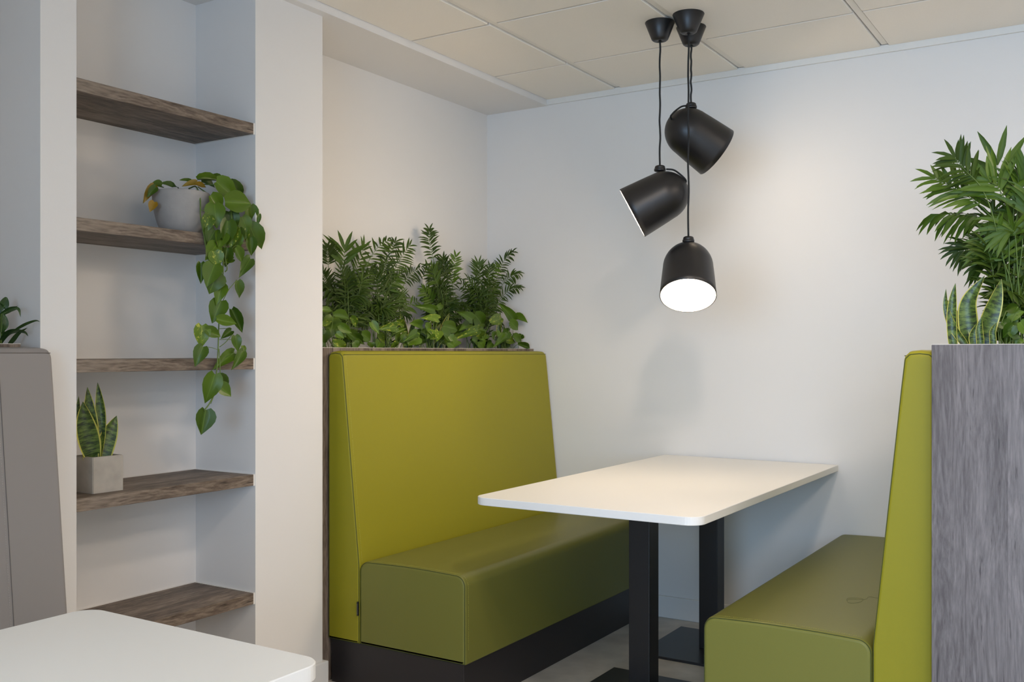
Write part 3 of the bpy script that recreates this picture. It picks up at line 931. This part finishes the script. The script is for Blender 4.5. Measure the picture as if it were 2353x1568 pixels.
# ------------------------------------------------------------------ low foliage in the left planter
def pothos(label, leaves, P, X0, seed, foot_uv, h0, group, Xs=0.035, pxm=1.0):
    rng = random.Random(seed)
    ft = P(*foot_uv, X0)
    root = empty('pothos', (ft.x, ft.y, h0), label, 'pothos', group)
    leaves = list(leaves)
    if X0 < -2:                                          # low leaves close to the soil
        for k in range(9):
            u = foot_uv[0] + rng.uniform(-190, 190); v = rng.uniform(1150, 1260)
            leaves.append(((u, v), (u + rng.uniform(-90, 90), v + rng.uniform(30, 75)), rng.uniform(60, 95), 'v' if rng.random() < 0.2 else 'g'))
    for lf in leaves:
        (u0, v0), (u1, v1), w = lf[:3]
        kind = lf[3] if len(lf) > 3 else 'g'
        x = X0 + rng.uniform(-Xs, Xs)
        b, t = P(u0, v0, x), P(u1, v1, x + rng.uniform(-0.01, 0.03))
        wm = (P(u0 + w, v0, x) - P(u0, v0, x)).length
        wm = w * pxm * depth(b) / F_PX
        heart_leaf(root, b, t, wm * 1.2, kind, rng)
        f = Vector((ft.x + rng.uniform(-.015, .015), ft.y + rng.uniform(-.05, .05) + (b.y - ft.y) * 0.35, h0))
        mid = f.lerp(b, 0.55); mid.z += 0.012; mid.x -= 0.008
        tube('leaf_stalk', smooth_path([f, mid, b], 4), 0.0013, M_VSTEM, root, 5)
    return root
k4 = 1 / 4.357
G_POT = 'pothos plants in the planters'
pothos('large-leaved pothos spilling over the planter beside the column', [
    ((85, 935), (215, 912), 60), ((200, 1005), (165, 1195), 165), ((200, 985), (370, 1010), 95), ((370, 1000), (436, 1105), 75, 'v'), ((85, 1070), (195, 1035), 55, 'v'),
    ((280, 1150), (412, 1248), 120), ((200, 1260), (382, 1348), 105, 'v'), ((320, 1140), (570, 1285), 85), ((95, 1180), (110, 1268), 80), ((250, 1110), (330, 1200), 90),
    ((120, 1130), (100, 1230), 90), ((260, 1080), (390, 1160), 80)], LP, -2.545, 21, (230, 1330), 1.178, G_POT, pxm=k4)
pothos('small upright pothos in front of the second palm from the column', [
    ((485, 1165), (605, 1235), 95), ((580, 1050), (662, 1165), 75), ((640, 1178), (755, 1258), 80, 'v'), ((835, 1098), (690, 1105), 90, 'v'), ((830, 1040), (918, 1088), 62, 'v'),
    ((805, 1165), (935, 1108), 52), ((800, 1160), (715, 1085), 60)], LP, -2.56, 22, (760, 1330), 1.178, G_POT, pxm=k4)
pothos('pothos with pale marbled leaves in the middle of the left planter', [
    ((1090, 1080), (985, 1050), 92), ((1215, 930), (1062, 885), 82), ((1222, 920), (1332, 848), 55), ((1250, 1020), (1112, 993), 76, 'v'), ((1160, 1180), (1042, 1120), 82),
    ((1200, 1182), (1150, 1108), 62, 'v'), ((1252, 1140), (1238, 1236), 85, 'v'), ((1300, 1090), (1462, 1122), 110), ((1250, 1232), (1395, 1278), 85), ((1060, 1200), (925, 1262), 115),
    ((1290, 1150), (1420, 1220), 120), ((1120, 1080), (1180, 1140), 80), ((1100, 1230), (1010, 1290), 80)], LP, -2.555, 23, (1180, 1330), 1.178, G_POT, pxm=k4)
pothos('pothos with yellow-streaked leaves in front of the last palm', [
    ((1592, 1022), (1483, 948), 92), ((1615, 975), (1738, 1112), 130), ((1768, 1052), (1918, 998), 100, 'v'), ((1645, 1130), (1478, 1182), 84, 'v'), ((1578, 1190), (1790, 1222), 92, 'v'),
    ((1500, 1110), (1420, 1180), 90), ((1560, 1070), (1470, 1120), 80), ((1700, 1110), (1600, 1150), 80), ((1680, 1230), (1740, 1280), 70)], LP, -2.555, 24, (1600, 1330), 1.178, G_POT, pxm=k4)
pothos('pothos at the far end of the left planter, against the white wall', [
    ((2002, 1020), (1888, 872), 92), ((2020, 990), (2148, 1052), 72), ((1968, 1045), (2075, 1132), 85), ((2000, 1185), (2115, 1258), 72), ((2045, 1270), (2178, 1308), 52),
    ((1880, 1230), (2042, 1240), 92, 'v'), ((1960, 1140), (1880, 1180), 70), ((1940, 1200), (1830, 1250), 80)], LP, -2.555, 25, (1960, 1330), 1.178, G_POT, pxm=k4)

def snake(label, blades, P, X0, seed, foot_uv, h0, pxm, group=None, Xs=0.02, zfoot=True):
    rng = random.Random(seed)
    ft = P(*foot_uv, X0)
    root = empty('snake_plant', (ft.x, ft.y, h0), label, 'snake plant', group)
    for bi, (pts, w, tw) in enumerate(blades):
        x = X0 + rng.uniform(-Xs, Xs) + (0.012 if bi == 0 and Xs < 0.02 else 0)
        W = [P(u, v, x) for u, v in pts]
        b = W[0].copy(); b.z = h0; b.x = ft.x + (b.x - ft.x) * 0.6
        if W[0].z > h0 + 0.01: W = [b] + W
        wm = w * pxm * depth(W[0]) / F_PX
        blade('leaf', root, W, wm, M_SNAKE, P_SNAKE, 0.35, twist=tw)
    return root
G_SN = 'snake plants'
snake('snake plant showing yellow leaf edges between the second and third palms', [([(925, 1290), (915, 1120), (868, 945)], 62, 0.3), ([(960, 1290), (985, 1130), (1015, 990)], 62, -0.2)], LP, -2.60, 31, (940, 1320), 1.178, k4, G_SN)
snake('snake plant half hidden behind the marbled pothos in the left planter', [([(1165, 1290), (1155, 1150), (1185, 1020)], 60, 0.3), ([(1270, 1250), (1310, 1080), (1362, 955)], 62, -0.3), ([(1235, 1280), (1240, 1150), (1275, 1060)], 55, 0.0)], LP, -2.60, 32, (1215, 1320), 1.178, k4, G_SN)
snake('snake plant with one upright leaf near the white wall in the left planter', [([(1862, 1290), (1858, 1120), (1872, 930)], 58, 0.5), ([(1890, 1290), (1915, 1180), (1905, 1080)], 50, 0.0)], LP, -2.60, 33, (1870, 1320), 1.178, k4, G_SN)

# ------------------------------------------------------------------ plants in the right planter
def RP(u, v, Y=2.90):                            # crop of the right planter -> point on a plane Y = const
    return pY(2100 + u / 3.016, 300 + v / 3.016, Y)
k3 = 1 / 3.016
palm('large feather palm spreading over the right planter at the right edge', (690, 1480), [
    ([(600, 900), (590, 620), (600, 430), (580, 240)], 4, 1.5, 1.7, 0.1, True),
    ([(580, 720), (480, 420), (360, 280), (285, 190)], 9, 0.85, 1.0, 0.4, False),
    ([(600, 760), (500, 560), (330, 430), (150, 335)], 10, 0.9, 1.1, 0.4, True),
    ([(600, 800), (540, 640), (390, 590), (170, 580)], 9, 1.1, 1.2, 1.2, True),
    ([(580, 950), (520, 860), (430, 820), (310, 835)], 9, 0.75, 0.9, 0.8, False),
    ([(590, 1050), (520, 950), (450, 930)], 7, 0.7, 0.8, 0.9, False),
    ([(700, 800), (720, 520), (725, 280)], 8, 0.6, 0.7, 0.4, False),
    ([(660, 800), (650, 560), (600, 420), (520, 350)], 7, 1.2, 1.5, 0.3, True),
    ([(700, 800), (690, 560), (740, 420), (800, 330)], 8, 1.1, 1.3, 0.5, True),
    ([(740, 900), (760, 660), (820, 520), (900, 450)], 9, 1.1, 1.2, 0.6, True),
    ([(720, 1000), (700, 720), (650, 690)], 8, 1.0, 1.2, 0.9, True),
    ([(680, 1100), (600, 860), (540, 780)], 8, 1.0, 1.1, 0.7, True),
    ([(760, 900), (800, 760), (880, 720)], 8, 1.1, 1.2, 0.8, True)],
    26, (440, 900, 480, 1250), 3.0, 15, 0.100, 0.0122, (M_PALM, M_PALM2), RP, h0=1.18, rad=0.03, Xs=0.07)
snake('snake plant with broad twisted yellow-edged leaves at the near end of the right planter', [
    ([(275, 1500), (262, 1330), (270, 1180), (288, 1058)], 66, 0.5), ([(360, 1500), (275, 1370), (225, 1230), (222, 1098)], 55, 0.8), ([(365, 1490), (320, 1360), (275, 1270), (232, 1175)], 78, -0.3),
    ([(395, 1480), (375, 1330), (385, 1180), (492, 1006)], 128, 0.5), ([(470, 1490), (510, 1330), (560, 1180), (606, 1028)], 128, -0.4), ([(420, 1500), (415, 1420), (450, 1325)], 66, 0.2),
    ([(370, 1500), (365, 1390), (372, 1280)], 60, 0.4), ([(545, 1500), (545, 1400), (575, 1330)], 45, 0.2), ([(460, 1500), (455, 1380), (470, 1290)], 50, 0.5)],
    lambda u, v, Y: RP(u, v, Y), 2.70, 34, (400, 1510), 1.185, k3, G_SN, Xs=0.025)
pothos('glossy pothos behind the snake plant in the right planter', [
    ((722, 1322), (578, 1302), 76), ((660, 1398), (562, 1468), 88), ((655, 1402), (765, 1432), 66), ((722, 1222), (628, 1252), 62), ((650, 1292), (768, 1252), 72),
    ((735, 1330), (800, 1420), 90), ((560, 1350), (520, 1460), 80), ((610, 1330), (660, 1380), 80), ((690, 1350), (620, 1440), 80), ((740, 1440), (700, 1475), 60), ((640, 1250), (560, 1290), 50)],
    lambda u, v, Y: RP(u, v, Y), 2.76, 26, (660, 1520), 1.185, G_POT, Xs=0.04, pxm=k3)

# ------------------------------------------------------------------ plant in the planter behind the grey bench
def GP(u, v, X=-2.60):
    return pX(u / 7.843, 660 + v / 7.843, X + 0.05 + 0.13 * u / 7.843 / 92)
ag = GP(-60, 1080, -2.62)
agr = empty('patterned_foliage_plant', (ag.x, ag.y, 1.185), 'dark foliage plant with silvery patterned leaves behind the taupe grey bench', 'plant')
kz = 1 / 7.843
for pts, w, m, pf, tw in [
    ([(10, 1080), (30, 430), (70, 320), (110, 180)], 165, M_AGLA, None, 0), ([(60, 480), (90, 600), (95, 700), (40, 825)], 105, M_AGLA, P_OVAL, 0.2),
    ([(-20, 520), (90, 455), (210, 400), (330, 400), (372, 545)], 95, M_AGLA, P_GRASS, 0.3), ([(60, 430), (165, 395), (330, 338)], 34, M_BLADE, P_GRASS, 0),
    ([(5, 1080), (20, 980), (130, 840), (270, 795), (440, 815), (510, 890)], 95, M_BLADE, P_GRASS, 0.2), ([(120, 1080), (220, 970), (340, 830), (500, 730)], 80, M_BLADE, P_GRASS, 0),
    ([(200, 830), (330, 740), (480, 660), (640, 607), (725, 626)], 52, M_BLADE, P_GRASS, 0), ([(20, 860), (70, 835), (130, 840)], 75, M_BLADE, P_OVAL, 0), ([(-40, 1080), (-20, 700), (-60, 300)], 150, M_AGLA, None, 0)]:
    W = [GP(u, v) for u, v in pts]
    pr = pf or (lambda t: 0.10 if t < 0.35 else max(0.05, math.sin(PI * (t - 0.30) / 0.72) ** 0.7))
    blade('leaf', agr, W, w * kz * depth(W[0]) / F_PX, m, pr, 0.2, twist=tw)
for u in (10, -30):
    tube('leaf_stalk', [GP(u, 1100), GP(u + 20, 800), GP(u + 25, 480)], 0.0022, M_VSTEM, agr, 6)

# ------------------------------------------------------------------ round grey pot with trailing pothos on shelf 2
def NP(u, v, X=-2.44):
    return pX(160 + u / 2.375, 360 + v / 2.375, X)
kn_ = 1 / 2.375
XP = -2.572
pc = pX(416, 480, XP)
def lathe_pot():
    sc = depth(pc) / F_PX
    R, Rb, H = 63.5 * sc, 40 * sc, 0.134
    z0 = SH[1] + 0.0005
    r = empty('plant_pot', (pc.x, pc.y, z0), 'round tapered grey stone pot on the second niche shelf', 'pot')
    M = Matrix.Translation((pc.x, pc.y, z0))
    pr = [(Rb * 0.9, 0.0), (Rb, 0.004)]
    for k in range(1, 11):
        t = k / 10
        pr.append((Rb + (R - Rb) * math.sin(t * PI / 2) ** 0.68, 0.004 + (H - 0.004) * t))
    pr += [(R - 0.002, H + 0.002), (R - 0.007, H + 0.001), (R - 0.010, H - 0.02)]
    lathe('body', pr, M_POT, r, M, 56, cap0=True)
    lathe('soil', [(0.001, H - 0.018), (R - 0.0095, H - 0.02)], M_SOIL, r, M, 30)
    return r, R, z0 + H
pot, potR, potZ = lathe_pot()
tp = empty('trailing_pothos', (pc.x, pc.y, potZ - 0.02), 'trailing pothos hanging from the round grey pot down past three shelves', 'pothos')
rngp = random.Random(5)
NL = [((800, 138), (918, 236), 100), ((848, 248), (990, 258), 104), ((880, 140), (958, 232), 62), ((985, 268), (1000, 372), 66), ((982, 376), (1047, 520), 104), ((790, 262), (802, 378), 94),
      ((762, 322), (742, 408), 62, 'v'), ((795, 402), (752, 478), 82), ((862, 352), (848, 492), 78), ((902, 388), (878, 492), 62, 'v'), ((925, 392), (936, 478), 48), ((960, 388), (966, 468), 38, 'v'),
      ((985, 442), (992, 538), 54), ((905, 498), (946, 578), 54), ((986, 558), (936, 640), 58), ((802, 482), (752, 548), 74), ((790, 518), (812, 602), 74, 'v'), ((716, 582), (716, 690), 48),
      ((792, 588), (748, 702), 92), ((802, 638), (768, 742), 104), ((832, 698), (806, 792), 64), ((918, 678), (936, 770), 48), ((826, 788), (780, 902), 88), ((803, 888), (912, 910), 54),
      ((884, 834), (942, 958), 54), ((722, 922), (722, 1035), 78, 'v'), ((742, 944), (826, 982), 54), ((882, 952), (828, 992), 38), ((903, 978), (922, 1060), 48), ((728, 1038), (688, 1132), 68),
      ((897, 1074), (803, 1137), 62), ((946, 1064), (900, 1147), 48), ((946, 1034), (956, 1076), 24, 'v'), ((792, 1188), (748, 1342), 90), ((808, 1198), (868, 1268), 62), ((813, 1248), (883, 1307), 64), ((742, 1383), (720, 1514), 94),
      ((1036, 314), (1024, 378), 20), ((892, 560), (838, 582), 28), ((870, 300), (905, 400), 80), ((940, 330), (980, 420), 70), ((830, 420), (815, 500), 70), ((770, 210), (830, 290), 70), ((910, 420), (900, 520), 70), ((860, 500), (850, 600), 60)]
for lf in NL:
    (u0, v0), (u1, v1), w = lf[:3]
    kd = lf[3] if len(lf) > 3 else 'g'
    low = min(1.0, max(0.0, (v0 - 120) / 330))
    x = -2.50 + 0.075 * low + rngp.uniform(-0.02, 0.025)
    if v0 > 700: x = -2.425 + rngp.uniform(-0.018, 0.02)
    b, t = NP(u0, v0, x), NP(u1, v1, x + rngp.uniform(-0.015, 0.02))
    heart_leaf(tp, b, t + (t - b) * 0.05, 1.2 * w * kn_ * depth(b) / F_PX, kd, rngp, jitter=0.30)
for lf in [((462, 160), (402, 242), 52, 'y'), ((462, 248), (438, 300), 50, 'y'), ((502, 160), (442, 150), 55), ((512, 152), (608, 158), 38), ((662, 136), (608, 120), 30), ((700, 118), (742, 86), 30),
           ((692, 142), (622, 152), 38, 'y'), ((688, 152), (752, 166), 34, 'y'), ((698, 128), (832, 130), 48), ((778, 116), (852, 132), 44), ((470, 165), (425, 215), 45), ((720, 140), (800, 170), 60), ((560, 160), (520, 148), 30)]:
    (u0, v0), (u1, v1), w = lf[:3]
    x = -2.57 + rngp.uniform(-0.02, 0.03) if u0 < 620 else -2.545 + rngp.uniform(-0.02, 0.03)
    heart_leaf(tp, NP(u0, v0, x), NP(u1, v1, x), w * kn_ * depth(NP(u0, v0, x)) / F_PX, lf[3] if len(lf) > 3 else 'g', rngp, up=0.6)
for pts, r in [
    ([(650, 175, -2.56), (690, 165, -2.53), (712, 230, -2.485), (715, 330, -2.47), (735, 440, -2.455), (745, 500, -2.445), (770, 590, -2.435), (815, 595, -2.43), (805, 500, -2.43)], 0.0023),
    ([(700, 165, -2.55), (780, 230, -2.50), (830, 350, -2.46), (835, 500, -2.44), (838, 620, -2.43), (832, 700, -2.43), (825, 790, -2.425), (815, 900, -2.425), (812, 1000, -2.425), (808, 1100, -2.425), (800, 1195, -2.425), (795, 1280, -2.425), (765, 1345, -2.425), (735, 1386, -2.425)], 0.0020),
    ([(720, 150, -2.55), (830, 170, -2.50), (880, 300, -2.45), (880, 420, -2.44), (850, 540, -2.435), (860, 610, -2.43), (848, 630, -2.43)], 0.0018),
    ([(712, 290, -2.475), (760, 302, -2.46), (820, 300, -2.45), (850, 285, -2.45)], 0.0014),
    ([(835, 790, -2.425), (870, 725, -2.42), (912, 675, -2.415)], 0.0012),
    ([(818, 1040, -2.425), (850, 1015, -2.42), (885, 975, -2.42)], 0.0012), ([(805, 1053, -2.425), (770, 1042, -2.425), (728, 1040, -2.425)], 0.0010),
    ([(818, 1000, -2.425), (870, 998, -2.42), (905, 1010, -2.42)], 0.0010), ([(880, 1080, -2.42), (920, 1063, -2.42), (948, 1060, -2.42)], 0.0010), ([(818, 940, -2.425), (865, 940, -2.42), (882, 955, -2.42)], 0.0010),
    ([(870, 525, -2.435), (900, 490, -2.43), (960, 470, -2.43)], 0.0012), ([(822, 1190, -2.425), (820, 1120, -2.425), (815, 1050, -2.425)], 0.0014), ([(770, 1350, -2.425), (790, 1300, -2.425), (803, 1260, -2.425)], 0.0010),
    ([(715, 590, -2.44), (745, 575, -2.435), (790, 570, -2.435)], 0.0012)]:
    tube('vine', smooth_path([NP(u, v, x) for u, v, x in pts], 5), r, M_VSTEM, tp, 6)

# ------------------------------------------------------------------ concrete cube pot with snake plant on shelf 4
def QP(u, v, X=-2.57):
    return pX(160 + u / 5.227, 860 + v / 5.227, X)
zq = SH[3] + 0.0005
c0 = CAMP + ray(213, 1136) * ((zq - CAM_H) / ray(213, 1136).z)
c1 = CAMP + ray(284, 1126.5) * ((zq - CAM_H) / ray(284, 1126.5).z)
xq = (c0.x + c1.x) / 2; yq0 = c0.y; s = c1.y - c0.y
hq = 0.104
s = max(0.10, min(0.125, s))
cp = empty('cube_pot', (xq - s/2, yq0 + s/2, zq), 'square concrete pot on the fourth niche shelf', 'pot')
box('bottom', (xq - s + 0.0095, yq0 + 0.0095, zq), (xq - 0.0095, yq0 + s - 0.0095, zq + 0.011), M_CUBE, cp)
def pot_shell():
    bm = bmesh.new()
    x0, x1, y0, y1, t = xq - s, xq, yq0, yq0 + s, 0.009
    o0 = [(x0, y0), (x1, y0), (x1, y1), (x0, y1)]; i0 = [(x0+t, y0+t), (x1-t, y0+t), (x1-t, y1-t), (x0+t, y1-t)]
    vs = [[bm.verts.new((x, y, z)) for x, y in q] for q, z in ((o0, zq), (o0, zq + hq), (i0, zq + hq), (i0, zq + 0.012))]
    for a, b in ((0, 1), (1, 2), (2, 3)):
        for k in range(4):
            bm.faces.new((vs[a][k], vs[a][(k+1) % 4], vs[b][(k+1) % 4], vs[b][k]))
    bmesh.ops.recalc_face_normals(bm, faces=bm.faces)
    bmesh.ops.bevel(bm, geom=[e for e in bm.edges if len(e.link_faces) == 2], offset=0.002, segments=2, affect='EDGES')
    bm.verts.index_update()
    V = [v.co.copy() for v in bm.verts]; Fc = [[v.index for v in f.verts] for f in bm.faces]
    bm.free()
    return mesh_obj('body', V, Fc, M_CUBE, cp)
pot_shell()
box('soil', (xq - s + 0.0095, yq0 + 0.0095, zq + 0.012), (xq - 0.0095, yq0 + s - 0.0095, zq + hq - 0.014), M_SOIL, cp)
XS = xq - s / 2
snake('snake plant with five stiff yellow-edged leaves in the square concrete pot', [
    ([(300, 1060), (262, 930), (222, 760), (182, 560), (160, 330)], 250, 0.05), ([(250, 1020), (240, 750), (235, 480), (213, 155)], 200, -0.1), ([(345, 1020), (370, 720), (368, 420), (336, 100)], 125, 0.25),
    ([(385, 1015), (425, 860), (490, 680), (566, 500)], 215, -0.15), ([(260, 1040), (170, 800), (105, 520), (108, 265)], 80, 0.4)],
    QP, XS, 35, (270, 1060), zq + hq - 0.02, 1 / 5.227, G_SN, Xs=0.018)
